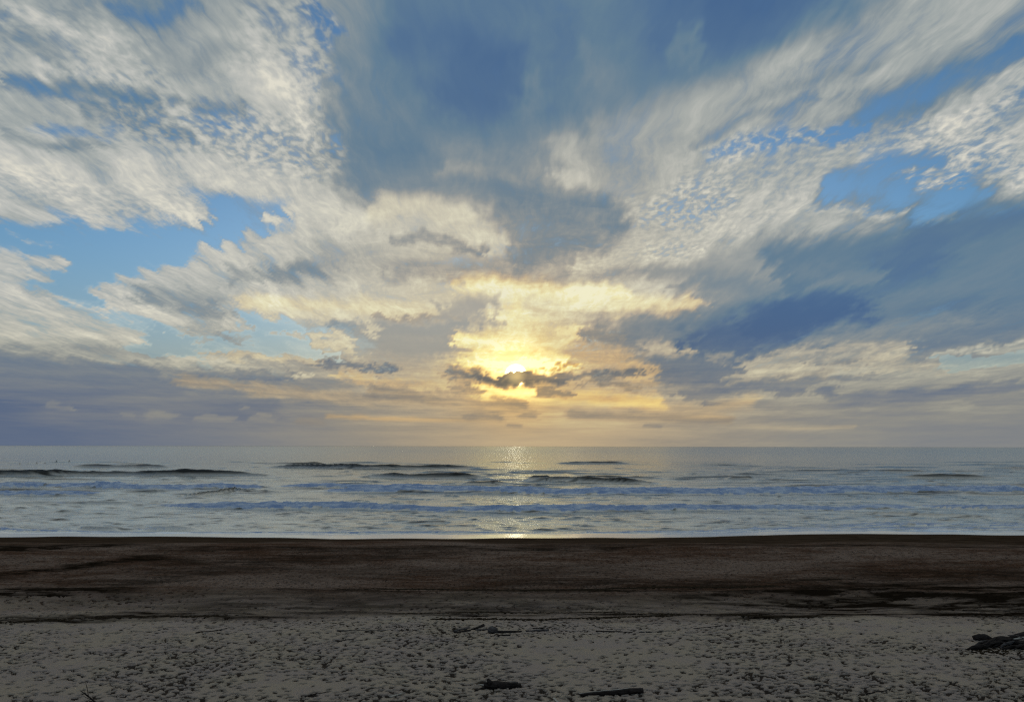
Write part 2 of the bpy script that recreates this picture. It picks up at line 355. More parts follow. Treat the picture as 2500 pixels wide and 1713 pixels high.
for pts, w, soft, val in ST:
    box = (uu > min(p[0] for p in pts) - 3 * w) & (uu < max(p[0] for p in pts) + 3 * w) & (vv > min(p[1] for p in pts) - 3 * w) & (vv < max(p[1] for p in pts) + 3 * w) & (zf > .2)
    idx = np.nonzero(box)[0]
    if not len(idx): continue
    d = seg_dist(uu[idx], vv[idx], pts)
    m = sm(w * (1.35 + .9 * soft), w * (.55 - .55 * soft), d)
    for k, x in val.items():
        A = dict(c=cov, l=lum, p=puf, w=warm, W=warm)[k]
        if k == 'w': A[idx] = np.maximum(A[idx], A[idx] * (1 - m) + x * m)
        else: A[idx] = A[idx] * (1 - m) + x * m
# outside the part seen: noise cloud, its tone shaped to light sea and sand
og = fbm(PX * .8 + 9, PY * .8, 77, 4, .5)
lumo = np.clip(.50 - .32 * sm(.5, -.8, D @ SUND) + .30 * og, .05, .7); covo = np.clip(.95 + 1.2 * fbm(PX * .6, PY * .6 + 3, 91, 3), .1, 1)
inside = front * sm(-260, -20, u) * sm(2583, 2343, u) * sm(-300, -20, v)
lum = lum * inside + lumo * (1 - inside); cov = cov * inside + covo * (1 - inside); puf = puf * inside + .35 * (1 - inside)
warm = warm * inside + .14 * (1 - inside)

m = NT('cloud_deck')
geo = m.n('NewGeometry')
dirn = m.n('VectorMath', {0: geo.outputs['Position']}, operation='NORMALIZE').outputs[0]
sep = m.n('SeparateXYZ', {0: dirn})
zz = m.add(m.math('MAXIMUM', sep.outputs[2], 0.0), .10)
P = m.n('CombineXYZ', {0: m.math('DIVIDE', sep.outputs[0], zz), 1: m.math('DIVIDE', sep.outputs[1], zz), 2: 0.0}).outputs[0]
c_, l_, p_, w_ = m.attr('cover'), m.attr('brightness'), m.attr('puffs'), m.attr('warmth')
calm_ = m.math('MULTIPLY', m.math('MINIMUM', p_, 0.0), .88)
calm_ = m.add(calm_, 1.0)
p_ = m.math('MAXIMUM', p_, 0.0)
# wisps, drawn out along the wind
warpn = m.n('TexNoise', {'Vector': P, 'Scale': 3.0, 'Detail': 3.0})
wv = m.n('VectorMath', {0: warpn.outputs[1], 1: (.5, .5, .5)}, operation='SUBTRACT').outputs[0]
Pw = m.n('VectorMath', {0: wv, 1: (.15, .35, 0), 2: P}, operation='MULTIPLY_ADD').outputs[0]
n1 = m.noise(m.mapv(Pw, (8.0, 1.9, 1)), 1.0, 9, .60)
hn = m.noise(m.mapv(m.n('VectorMath', {0: wv, 1: (.10, .10, .06), 2: dirn}, operation='MULTIPLY_ADD').outputs[0], (7.0, 7.0, 34.0), 0.0), 1.0, 9, .60)
hw_ = m.mul(m.mr(m.math('ABSOLUTE', sep.outputs[0]), .34, .10), m.mr(sep.outputs[2], .44, .26))
hw_ = m.mul(hw_, .85)
n1 = m.add(m.mul(n1, m.sub(1.0, hw_)), m.mul(hn, hw_))
n2 = m.noise(m.mapv(Pw, (36.0, 7.0, 1), .12), 1.0, 8, .64)
# puffs: rows of small cells
Pp = m.n('VectorMath', {0: wv, 1: (.10, .10, 0), 2: P}, operation='MULTIPLY_ADD').outputs[0]
cn = m.noise(m.mapv(Pp, (1.0, .62, 1), .35), 46.0, 2.5, .45)
cell = m.mr(cn, .32, .72)
big = m.noise(m.mapv(Pp, (8.0, 5.0, 1)), 1.0, 3, .5)
cell = m.add(cell, m.mul(m.sub(big, .5), 1.2))
fine = m.mul(m.sub(n2, .5), 2.2)
wn = m.mul(m.sub(n1, .5), 3.6)
# fine structure fades into the haze near the horizon
hz = m.mr(sep.outputs[2], .015, .17)
amp = m.mul(calm_, m.add(.12, m.mul(hz, .88)))
n3 = m.noise(m.mapv(dirn, (6.0, 6.0, 75.0)), 1.0, 7, .6)
lowst = m.mul(m.mul(m.sub(n3, .5), 1.3), m.mr(sep.outputs[2], .19, .05, 0.0, 1.0))
lowst = m.mul(lowst, m.mr(sep.outputs[2], .0, .06, .25, 1.0))
pn_ = m.mul(m.sub(cell, .42), m.mul(p_, hz))
cc = m.add(m.sub(m.mul(c_, 2.0), .5), m.mul(m.add(m.mul(wn, .95), m.mul(fine, .75)), amp))
cc = m.add(cc, m.mul(pn_, m.add(.1, m.mul(1.6, m.sub(1.0, m.mul(c_, .4))))))
alpha = m.mr(cc, -.4, 1.45)
veil = m.mr(sep.outputs[2], .28, .04, 0.0, .85)
alpha = m.math('MAXIMUM', alpha, veil)
lb = m.add(l_, m.mul(m.add(m.mul(wn, .25), m.mul(fine, .15)), m.mul(amp, m.mr(l_, 0.0, .55, .3, 1.0))))
lb = m.add(m.add(lb, m.mul(pn_, .27)), m.mul(m.mul(lowst, .60), m.add(.25, m.mul(calm_, .75))))
lb = m.mix(m.mul(m.mr(c_, .5, .0), .9), lb, m.mr(sep.outputs[2], .3, .06, .36, .50))
lb = m.n('SeparateColor', {0: lb}).outputs[0]
cold = m.ramp(lb, [(0, lin(73, 104, 143)), (.12, lin(84, 114, 147)), (.24, lin(98, 126, 148)), (.36, lin(114, 135, 150)), (.5, lin(136, 148, 154)), (.66, lin(162, 169, 168)), (.82, lin(188, 190, 186)), (1, lin(222, 218, 204))])
hot = m.ramp(lb, [(0, lin(92, 88, 84)), (.25, lin(122, 112, 94)), (.45, lin(172, 146, 108)), (.62, lin(222, 178, 112)), (.8, lin(250, 218, 128)), (.95, lin(255, 244, 165)), (1, lin(255, 250, 200))])
hazec = m.ramp(lb, [(0, lin(84, 101, 129)), (.12, lin(95, 108, 131)), (.3, lin(120, 125, 133)), (.48, lin(140, 140, 135)), (.62, lin(162, 160, 146)), (.82, lin(196, 190, 166)), (1, lin(222, 216, 190))])
col = m.mix(m.mr(sep.outputs[2], .20, .03), cold, hazec)
col = m.mix(w_, col, hot)
# glare of the veiled sun
dots = m.n('VectorMath', {0: dirn, 1: tuple(SUND)}, operation='DOT_PRODUCT').outputs['Value']
ang = m.math('ARCCOSINE', dots)
thin = m.mr(lb, .45, .85)
g1 = m.mul(m.mr(ang, .070, .0), .50)
g2 = m.mul(m.mr(ang, .017, .0), 30.0)
glow = m.mul(m.add(g1, g2), m.add(.016, m.mul(thin, .95)))
glc = m.mix(m.mul(m.sub(glow, .8), .5), (1.0, .70, .22), (1.0, .92, .68))
glc = glc
em = m.n('Emission', {'Color': col, 'Strength': 1.0})
em2 = m.n('Emission', {'Color': glc, 'Strength': m.mul(glow, .9)})
tr = m.n('BsdfTransparent', {'Color': (1, 1, 1, 1)})
mx = m.n('MixShader', {0: alpha, 1: tr.outputs[0], 2: em.outputs[0]})
ad = m.n('AddShader', {0: mx.outputs[0], 1: em2.outputs[0]})
m.t.links.new(ad.outputs[0], m.out.inputs[0])
m.m.cycles.emission_sampling = 'NONE'
o = grid_mesh('sky', RS * DX, RS * DY, RS * DZ, m.m, dict(cover=cov, brightness=lum, puffs=puf, warmth=warm), flip=False)
o['kind'] = 'structure'

# ---------------------------------------------------------------- terrain height
def shore_y(x):
    return np.interp(x, [-90, -70, -40, -15, 0, 18, 38, 60, 80], [101.8, 101.6, 100.9, 100.8, 101.2, 101.3, 103.2, 105.0, 105.3]) + 2.4 * pn(x * .035, x * 0 + .5, 8) + .9 * pn(x * .11, x * 0, 9)
def beach_z(x, y):
    warp = 1.6 * pn(x * .03, y * .0 + 3, 5) + .8 * pn(x * .09, y * .05, 6)
    yy = y + warp * sm(20, 60, y) * sm(96, 80, y)
    yy = yy + (101.3 - shore_y(x)) * sm(80, 97, y)
    z = np.interp(yy, [-400, -6, 1, 6, 11, 20, 27, 38, 42.5, 45, 50.5, 52, 58, 66, 72, 75, 80, 101.3, 112, 140, 200],
                  [14, 11, 10.2, 8.6, 5.9, 3.5, 3.05, 2.75, 2.66, 2.50, 2.62, 2.42, 2.36, 2.42, 2.50, 2.34, 1.95, .02, -.28, -1.5, -3])
    far = sm(24, 40, y)
    z = z + .10 * fbm(x * .05 + 2, y * .09, 21, 3) * (.3 + far) * sm(98, 80, y) + .045 * fbm(x * .22, y * .35, 22, 3) * sm(97, 68, y)
    # hollow with a darker floor, right, behind the low scarp
    z = z - .28 * np.exp(-((x - 20) / 11) ** 2 - ((y - 47.5) / 2.6) ** 2) - .22 * np.exp(-((x + 26) / 6) ** 2 - ((y - 47) / 2.4) ** 2)
    z = z + .22 * np.exp(-((x + 50) / 16) ** 2 - ((y - 66) / 3.0) ** 2)
    return z
_R = dict()
def ground_many(px, py):
    d = Fw + ((px - 1250) / FPX)[:, None] * Rt - ((py - 856.5) / FPX)[:, None] * Up
    z = np.full(len(px), 2.6)
    for _ in range(6):
        p = EYE + d * ((z - EYE[2]) / d[:, 2])[:, None]; z = beach_z(p[:, 0], p[:, 1])
    p[:, 2] = z
    return p
def ground(px, py):
    """where the line of sight through a pixel of the 2500 px picture meets the beach"""
    return ground_many(np.array([float(px)]), np.array([float(py)]))[0]

# ---------------------------------------------------------------- beach, one sheet with footprints pressed in
sdense = np.linspace(-.80, .80, 1150)
sc_ = np.concatenate([-np.geomspace(40, .83, 22), sdense, np.geomspace(.83, 40, 22)])
dp = np.linspace(20.0, 6.55, 500)          # depression angles over the dry beach
yb = np.concatenate([np.linspace(-420, 8, 24, endpoint=False), np.linspace(8, 22.0, 24, endpoint=False),
                     9.15 / np.tan(np.radians(np.linspace(22.6, 6.95, 530))),
                     np.linspace(75.4, 125, 60), np.linspace(130, 240, 8)])
SG, YG = np.meshgrid(sc_, yb)
XG = SG * np.maximum(YG, 15.0)
ZG = beach_z(XG, YG)
wetb = sm(2.25, 1.75, ZG + .25 * pn(XG * .05, YG * .2, 31))
film = sm(.20, .06, ZG)
# prints: pressed where people walk, thinning towards the berm
npr = 42000
gy = rng.random(npr) ** 1.2 * 50 + 22.5
gx = (rng.random(npr) * 2 - 1) * gy * .80
dens = np.clip(.60 + 1.0 * fbm(gx * .12, gy * .16, 51, 3), .18, 1) * np.where(gy > 43, .55, 1)
keep = rng.random(npr) < dens
gx, gy = gx[keep], gy[keep]
ga = rng.normal(0, .4, len(gx)) + np.where(rng.random(len(gx)) < .85, 0, 1.0)
tx, ty, ta = [], [], []
for k in range(70):                          # walked trails, alternating feet
    x, y = rng.uniform(-30, 30), rng.uniform(26, 46); a = rng.normal(0, .35) + (0 if rng.random() < .85 else .8)
    if rng.random() < .5: a += math.pi
    for j in range(rng.integers(14, 60)):
        a += rng.normal(0, .06); x += .62 * math.cos(a); y += .62 * math.sin(a)
        sgn = .11 if j % 2 else -.11
        if 22.6 < y < 75: tx.append(x - sgn * math.sin(a)); ty.append(y + sgn * math.cos(a)); ta.append(a)
gx = np.concatenate([gx, tx]); gy = np.concatenate([gy, ty]); ga = np.concatenate([ga, ta])
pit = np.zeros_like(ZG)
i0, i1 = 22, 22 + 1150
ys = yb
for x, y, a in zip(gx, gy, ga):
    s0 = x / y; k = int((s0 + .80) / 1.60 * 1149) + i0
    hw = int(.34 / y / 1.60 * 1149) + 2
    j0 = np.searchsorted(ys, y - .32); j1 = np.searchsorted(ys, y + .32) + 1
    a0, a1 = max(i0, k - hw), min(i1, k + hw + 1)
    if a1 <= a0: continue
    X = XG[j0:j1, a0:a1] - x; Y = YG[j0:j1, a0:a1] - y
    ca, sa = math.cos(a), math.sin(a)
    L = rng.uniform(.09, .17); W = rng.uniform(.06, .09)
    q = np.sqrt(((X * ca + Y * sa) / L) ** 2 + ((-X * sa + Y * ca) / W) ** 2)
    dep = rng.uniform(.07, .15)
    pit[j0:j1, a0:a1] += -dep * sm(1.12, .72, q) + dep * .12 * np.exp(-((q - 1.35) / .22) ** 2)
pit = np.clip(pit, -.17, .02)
rough = fbm(XG * 2.1, YG * 2.4, 61, 3, .6)
ZG = ZG + pit * sm(100, 74, YG) + .008 * rough * sm(88, 60, YG)
# dark heavy-mineral and damp sand, streaked alongshore, with shade of camera-facing slopes painted in
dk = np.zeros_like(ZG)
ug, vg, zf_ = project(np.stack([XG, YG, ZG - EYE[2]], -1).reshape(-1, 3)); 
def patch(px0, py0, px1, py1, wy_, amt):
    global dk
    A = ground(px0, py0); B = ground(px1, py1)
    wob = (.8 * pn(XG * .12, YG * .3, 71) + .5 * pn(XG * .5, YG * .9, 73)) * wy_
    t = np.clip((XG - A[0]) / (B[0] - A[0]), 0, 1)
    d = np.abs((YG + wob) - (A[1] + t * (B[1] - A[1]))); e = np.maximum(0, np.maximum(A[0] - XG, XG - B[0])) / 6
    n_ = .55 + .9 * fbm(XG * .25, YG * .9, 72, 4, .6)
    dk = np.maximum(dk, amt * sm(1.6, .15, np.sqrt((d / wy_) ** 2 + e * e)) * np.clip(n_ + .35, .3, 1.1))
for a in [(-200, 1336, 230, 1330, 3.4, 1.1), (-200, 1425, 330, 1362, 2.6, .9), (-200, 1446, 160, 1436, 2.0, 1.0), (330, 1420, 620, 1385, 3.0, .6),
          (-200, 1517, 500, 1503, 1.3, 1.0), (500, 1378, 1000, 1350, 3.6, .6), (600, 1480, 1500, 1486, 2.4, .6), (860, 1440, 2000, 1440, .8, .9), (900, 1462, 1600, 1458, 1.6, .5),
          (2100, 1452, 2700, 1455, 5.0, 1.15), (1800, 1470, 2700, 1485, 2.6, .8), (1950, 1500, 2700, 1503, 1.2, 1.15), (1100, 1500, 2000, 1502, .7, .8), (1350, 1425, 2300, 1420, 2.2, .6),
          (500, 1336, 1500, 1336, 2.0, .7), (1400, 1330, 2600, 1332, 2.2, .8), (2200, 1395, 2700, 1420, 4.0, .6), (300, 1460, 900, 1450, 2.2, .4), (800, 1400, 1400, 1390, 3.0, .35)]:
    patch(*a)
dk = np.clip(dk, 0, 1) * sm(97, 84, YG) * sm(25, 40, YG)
brown = .45 * sm(41, 43.5, YG + 2 * pn(XG * .1, YG * .3, 83)) + .55 * sm(46, 52, YG + 2 * pn(XG * .07, YG * .1, 81)) 

m = NT('sand')
tc = m.n('TexCoord').outputs['Object']
fn = m.noise(tc, 9.0, 6, .7); mn = m.noise(tc, .55, 4, .6); st_ = m.noise(m.mapv(tc, (.35, 1.1, 1)), 1.0, 6, .72)
dry = m.mix(m.mr(mn, .35, .65), (.445, .355, .29), (.48, .385, .285))
dry = m.mix(m.mr(m.attr('pressed'), .015, .05, 0.0, .88), dry, (.060, .042, .030))  # pits of the prints darkened in the colour, for the shade within
dry = m.mix(m.mul(m.mr(fn, .56, .72), .55), dry, (.085, .075, .070))
lp = m.noise(m.mapv(tc, (.05, .10, 1)), 1.0, 4, .6)
brw = m.mix(m.mr(m.add(m.mul(st_, .5), m.mul(lp, .5)), .40, .60), (.115, .062, .038), (.255, .18, .135))
spk = m.noise(m.mapv(tc, (1.5, .8, 1)), 2.6, 6, .82)
brw = m.mix(m.mul(m.mr(spk, .50, .62), .8), brw, (.030, .021, .016))
brw = m.mix(m.mul(m.mr(spk, .44, .34), .35), brw, (.42, .34, .28))
c0 = m.mix(m.attr('brown'), dry, brw)
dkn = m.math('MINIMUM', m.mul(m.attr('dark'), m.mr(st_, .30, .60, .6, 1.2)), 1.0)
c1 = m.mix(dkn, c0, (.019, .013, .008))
c2 = m.mix(m.attr('wet'), c1, m.mix(m.mr(st_, .4, .6), (.045, .028, .017), (.085, .056, .036)))
b1 = m.n('Bump', {'Height': fn, 'Strength': .5, 'Distance': .05}).outputs[0]
b2 = m.n('Bump', {'Height': m.mul(spk, m.sub(1.0, m.attr('wet'))), 'Strength': .9, 'Distance': .10, 'Normal': b1}).outputs[0]
ro = m.mr(m.attr('film'), 0.0, 1.0, .85, .10)
pr = m.n('BsdfPrincipled', {'Base Color': c2, 'Roughness': m.math('MINIMUM', ro, m.mr(m.attr('wet'), 0, 1, .95, .62)), 'Normal': b2, 'Specular IOR Level': m.mul(m.attr('film'), .4)})
m.t.links.new(pr.outputs[0], m.out.inputs[0])
sand = m.m
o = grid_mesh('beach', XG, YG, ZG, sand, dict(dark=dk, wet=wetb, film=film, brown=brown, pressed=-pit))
o['kind'] = 'structure'

# ---------------------------------------------------------------- sea
sdense = np.linspace(-.80, .80, 860)
ss = np.concatenate([-np.geomspace(40, .84, 22), sdense, np.geomspace(.84, 40, 22)])
yd = 12.0 / np.tan(np.radians(np.concatenate([np.geomspace(6.95, 1.15, 530), np.linspace(1.12, .02, 60)])))
SGs, YS = np.meshgrid(ss, yd)
XS = SGs * YS
dy_row = np.gradient(yd)[:, None]
def fade(wl): return sm(1.0, 4.0, wl / dy_row)
SHY = shore_y(XS)
near = sm(102, 118, YS)                       # flattens to the swash
H = np.zeros_like(XS)
for wl, ampw, seed in ((26, .26, 1), (11, .17, 2), (5.0, .10, 3), (2.4, .055, 4), (1.2, .026, 5)):
    k = 1.0 / wl
    w1 = .5 * pn(XS * k * .4, YS * k * .4, 90 + seed)
    a = pn(XS * k * .42 + w1, YS * k * 1.3 + w1, 100 + seed)
    rid = (1 - np.abs(a) * 2.2) ** 2 * .7
    H += ampw * fade(wl) * (a * .7 + rid * .6 - .3) * (.15 + .85 * near)
foam = np.zeros_like(XS); clear = np.zeros_like(XS)  # clear: wave faces painted dark in the water colour, as they mirror less sky
nlump = .7 * fbm(XS * .35, YS * .8, 201, 4, .6) + .35 * fbm(XS * 1.3, YS * 1.1, 204, 3, .6); nx1 = pn(XS * .06, YS * 0 + 1.3, 202); nx2 = pn(XS * .28, YS * .0 + 4.3, 203)
def wave(pts, h, foamy=0.0, back=4.0, front=1.0, trail=10.0, seed=0):
    trail = trail * 1.4
    """one crest: pts are pixels of the 2500 px picture along the foot of the face"""
    global H, foam
    W_ = [hit(*p) for p in pts]
    xs = [p[0] for p in W_]; yc = np.interp(XS, xs, [p[1] for p in W_])
    L = xs[-1] - xs[0]; tp = min(.45 * L, 26.0)
    env = sm(xs[0] - tp * .4, xs[0] + tp * .6, XS) * sm(xs[-1] + tp * .4, xs[-1] - tp * .6, XS)
    env = env * (.9 + .3 * pn(XS * .035, XS * 0 + seed, 300 + seed) + .12 * pn(XS * .15, XS * 0, 330 + seed))
    yc = yc + 1.6 * pn(XS * .04, XS * 0, 360 + seed) + .5 * pn(XS * .25, XS * 0, 370 + seed) * np.clip(160 / YS - .2, 0, 1)
    d = YS - yc
    d = d - front
    prof = np.where(d < 0, np.exp(-(d / (front * .62)) ** 2), np.exp(-(d / back) ** 2))
    lump = 1 + (.22 * nlump if foamy else .05 * nlump)
    H += h * (1.75 if foamy else 2.1) * env * prof * lump
    clear[:] = np.maximum(clear * (1 - (.9 * sm(.3, .6, env) * sm(-front * 1.3, -front, d) * sm(trail * .6, trail * .2, d) if foamy else 0)), env * (.5 if foamy else 1) * np.where(d < 0, np.exp(-(d / (front * .9)) ** 2), np.exp(-(d / (back * .35)) ** 2)) * min(1, h * 2))  # clear: dark painted on the face of the crest
    if foamy:
        f = sm(-front * 1.05, -front * .75, d + .2 * nlump) * sm(trail * (1.0 + .5 * nlump), trail * .2, d)
        f = f * sm(.12, .45, env) 
        f = f * np.clip(np.where(d > front * .8, .80 + .8 * nlump - .25 * (d / trail), 1.0), 0, 1)
        foam[:] = np.maximum(foam, np.clip(f * foamy, 0, 1))
# far dark swells
wave([(20, 1134), (185, 1128)], 1.1, seed=1, back=6, front=2.4)
wave([(175, 1140), (410, 1141)], .95, seed=2, back=6, front=2.2)
wave([(-200, 1164), (60, 1163), (300, 1161), (650, 1162)], 1.15, seed=3, back=6, front=2.0)
wave([(660, 1141), (900, 1145), (1170, 1144)], 1.15, seed=5, back=6, front=2.3)
wave([(690, 1135), (800, 1135)], .9, seed=6, back=5, front=2)
wave([(890, 1165), (1010, 1168), (1180, 1169)], 1.1, seed=7, back=5, front=1.9)
wave([(1120, 1184), (1240, 1184)], .7, seed=8, back=4, front=1.5)
wave([(1275, 1176), (1420, 1179), (1590, 1182)], 1.0, seed=9, back=5, front=1.7)
wave([(1290, 1170), (1350, 1170)], .8, seed=10, back=4, front=1.6)
wave([(1390, 1168), (1620, 1168)], .7, seed=11, back=5, front=1.8)
wave([(1360, 1132), (1540, 1132)], .8, seed=12, back=6, front=2.4)
wave([(2190, 1168), (2440, 1168)], .9, seed=14, back=5, front=2.0)
wave([(1780, 1170), (1850, 1170)], .6, seed=15, back=5, front=1.8)
wave([(1850, 1150), (2300, 1152)], .5, seed=16, back=7, front=2.8)
# breakers
wave([(-60, 1192), (100, 1190)], .9, .9, seed=20, front=1.4, trail=9)
wave([(120, 1190), (300, 1194), (480, 1194), (640, 1192)], .95, .95, seed=21, front=1.4, trail=12)
wave([(-100, 1209), (60, 1210), (240, 1207)], .75, .9, seed=22, front=1.2, trail=6)
wave([(690, 1189), (800, 1190), (960, 1192), (1120, 1192)], .85, .95, seed=23, front=1.3, trail=8)
wave([(790, 1201), (1000, 1202), (1200, 1203), (1500, 1207), (1800, 1207), (2100, 1206), (2560, 1203)], 1.0, 1.0, seed=24, front=1.4, trail=15, back=5)
wave([(400, 1236), (470, 1241), (620, 1243), (780, 1242), (1000, 1246), (1250, 1250), (1500, 1248), (1800, 1245), (2090, 1244)], .74, .9, seed=25, front=1.0, trail=4.5, back=2.6)
wave([(2080, 1240), (2240, 1240)], .4, .9, seed=26, front=1.0, trail=6, back=2.5)
wave([(2250, 1237), (2420, 1242), (2560, 1243)], .5, .8, seed=27, front=1.0, trail=4, back=2.5)
wave([(430, 1213), (620, 1198)], .45, seed=28, front=1.2, back=3)
wave([(0, 1231), (100, 1229), (330, 1228)], .3, seed=29, front=1, back=2)
wave([(190, 1291), (285, 1293)], .26, seed=30, front=.7, back=1.5)
wave([(345, 1294), (475, 1293)], .28, .35, seed=31, front=.7, back=1.5, trail=1)
wave([(980, 1289), (1040, 1290)], .2, seed=32, front=.6, back=1.5)
wave([(1750, 1288), (1935, 1288)], .2, seed=33, front=.6, back=1.5)
wave([(2000, 1250), (2500, 1266)], .22, seed=34, front=1, back=2)
# last small wave running up the sand, with foam
wave([(-60, 1288), (60, 1296), (300, 1301), (700, 1302), (1000, 1300), (1250, 1300), (1330, 1299)], .13, .75, seed=40, front=.4, back=1.2, trail=2.0)
wave([(1430, 1299), (1700, 1300), (1900, 1294), (2200, 1292), (2560, 1292)], .14, .8, seed=41, front=.4, back=1.4, trail=3.0)
wave([(1980, 1287), (2200, 1283), (2560, 1282)], .10, .7, seed=42, front=.5, back=2, trail=7.0)
# faint streaks of old foam between the breakers
old = sm(.42, .95, fbm(XS * .10 + .3 * nlump, YS * .38, 210, 4, .6)) * sm(400, 150, YS) * .55
old += sm(.5, .9, fbm(XS * .02, YS * .06, 215, 3)) * sm(.1, .7, fbm(XS * .5, YS * .9, 216, 3)) * .6 * sm(300, 200, YS)
foam = np.maximum(foam, old)
# chop: hundreds of short steep wavelets
rc = np.random.default_rng(77)
for _i in range(2420):
    long_ = _i >= 2200
    dep_ = rc.uniform(1.0, 3.6) if long_ else rc.uniform(1.6, 6.3); y0 = 12 / math.tan(R(dep_)); s0 = rc.uniform(-.78, .78)
    k = y0 / 130.0
    Lx = rc.uniform(.8, 3.0) * k ** .8; hh = rc.uniform(.06, .20) * k ** .75; wf = rc.uniform(.35, .7) * k ** .7
    if long_: Lx = rc.uniform(6, 16) * k ** .5; hh = rc.uniform(.15, .42) * k ** .5; wf = rc.uniform(.6, 1.1) * k ** .7
    a0, a1 = np.searchsorted(ss, s0 - 2.2 * Lx / y0), np.searchsorted(ss, s0 + 2.2 * Lx / y0) + 1
    j0, j1 = np.searchsorted(yd, y0 - 4 * wf), np.searchsorted(yd, y0 + 6 * wf) + 1
    X = XS[j0:j1, a0:a1] - s0 * y0; Y = YS[j0:j1, a0:a1] - y0 + rc.uniform(-.15, .15) * X * (.15 if long_ else 1) + .2 * k * np.sin(X / Lx * 2 + s0 * 9)
    clear[j0:j1, a0:a1] = np.maximum(clear[j0:j1, a0:a1], .80 * np.exp(-(X / Lx) ** 2) * np.exp(-((Y + wf * .35) / (wf * .6)) ** 2))  # clear: dark painted on the wave face
    H[j0:j1, a0:a1] += hh * np.exp(-(X / Lx) ** 2) * np.where(Y < 0, np.exp(-(Y / (wf * .6)) ** 2), np.exp(-(Y / (wf * 2)) ** 2))
ZS = H * sm(1.0, 7.0, YS - SHY) + .02
film = sm(5.6, 4.4, YS - SHY + 1.0 * nx1 + .7 * nx2)
ZS = ZS + .05 * np.exp(-((YS - SHY + 1.0 * nx1 + .7 * nx2 - 5.2) / .35) ** 2)

m = NT('sea_water')
tc = m.n('TexCoord').outputs['Object']
w1 = m.noise(m.mapv(tc, (1.25, 1.1, 1)), 1.2, 6, .62)
w2 = m.noise(m.mapv(tc, (.14, .16, 1)), 1.0, 6, .65)
sepw = m.n('SeparateXYZ', {0: tc})
dist = sepw.outputs[1]
calm = m.mr(m.attr('swash'), 1.0, 0.0, .05, 1.0)
nb = m.n('Bump', {'Height': m.mul(w1, calm), 'Strength': .5, 'Distance': .24}).outputs[0]
nb2 = m.n('Bump', {'Height': m.mul(w2, m.mr(dist, 250.0, 900.0)), 'Strength': .7, 'Distance': 1.2, 'Normal': nb}).outputs[0]
fo = m.attr('foam')
fnz = m.noise(tc, 1.6, 6, .7)
pat = m.mul(m.mul(m.mr(m.noise(m.mapv(tc, (.10, .045, 1)), 1.0, 5, .62), .55, .66), m.mr(dist, 150.0, 260.0)), .75)  # far wave faces too fine for the mesh, painted dark into the colour
face_dark = m.math('MAXIMUM', m.attr('clear'), pat)
fm = m.mr(m.add(fo, m.mul(m.sub(fnz, .5), 1.1)), .42, .72)
fm = m.mul(fm, m.mr(fo, .02, .12))
wat = m.n('BsdfPrincipled', {'Base Color': m.mix(face_dark, m.mix(m.mr(dist, 500.0, 120.0), (.34, .35, .31), (.78, .76, .62)), (.006, .010, .010)), 'Roughness': m.mr(dist, 100.0, 1500.0, .09, .22, False), 'IOR': m.mr(face_dark, 0.0, 1.0, 5.5, 1.33), 'Normal': nb2})
fb = m.n('Bump', {'Height': fnz, 'Strength': .8, 'Distance': .25}).outputs[0]
fq = m.noise(m.mapv(tc, (.30, .9, 1.6)), 1.0, 7, .75)
fcol = m.mix(m.mr(fq, .38, .70), (.35, .46, .68), (.92, .95, .98))
fs = m.n('BsdfPrincipled', {'Base Color': fcol, 'Roughness': .8, 'Normal': fb, 'Specular IOR Level': .2})
mxs = m.n('MixShader', {0: fm, 1: wat.outputs[0], 2: fs.outputs[0]})
sw = m.n('BsdfPrincipled', {'Base Color': m.mix(m.mr(fnz, .4, .6), (.70, .71, .72), (.88, .88, .88)), 'Roughness': .12, 'IOR': 2.2, 'Normal': nb})
mx2 = m.n('MixShader', {0: m.attr('swash'), 1: mxs.outputs[0], 2: sw.outputs[0]})
m.t.links.new(mx2.outputs[0], m.out.inputs[0])
o = grid_mesh('sea', XS, YS, ZS, m.m, dict(foam=foam, swash=film, clear=np.clip(clear * 1.25, 0, 1)))  # clear: wave faces painted dark
o['kind'] = 'structure'

# ---------------------------------------------------------------- driftwood and wrack
def wood(name, a, b, grain=30.0):
    m = NT(name)
    tc = m.n('TexCoord').outputs['Object']
    g = m.noise(m.mapv(tc, (2.0, 22.0, 22.0)), 1.4, 6, .7)
    k = m.noise(tc, 5.0, 4, .6)
    col = m.mix(m.mr(g, .35, .65), a, b); col = m.mix(m.mul(m.mr(k, .5, .7), .6), col, tuple(x * .4 for x in a))
    nb = m.n('Bump', {'Height': g, 'Strength': .9, 'Distance': .03}).outputs[0]
    pr = m.n('BsdfPrincipled', {'Base Color': col, 'Roughness': .88, 'Normal': nb, 'Specular IOR Level': .08})
    m.t.links.new(pr.outputs[0], m.out.inputs[0]); return m.m
charred = wood('charred_wood', (.016, .012, .010), (.065, .052, .044))
greyw = wood('weathered_wood', (.05, .042, .038), (.17, .15, .135))
palew = wood('bleached_wood', (.40, .36, .30), (.62, .57, .48))
weedm = wood('dried_seaweed', (.020, .014, .008), (.055, .036, .018))

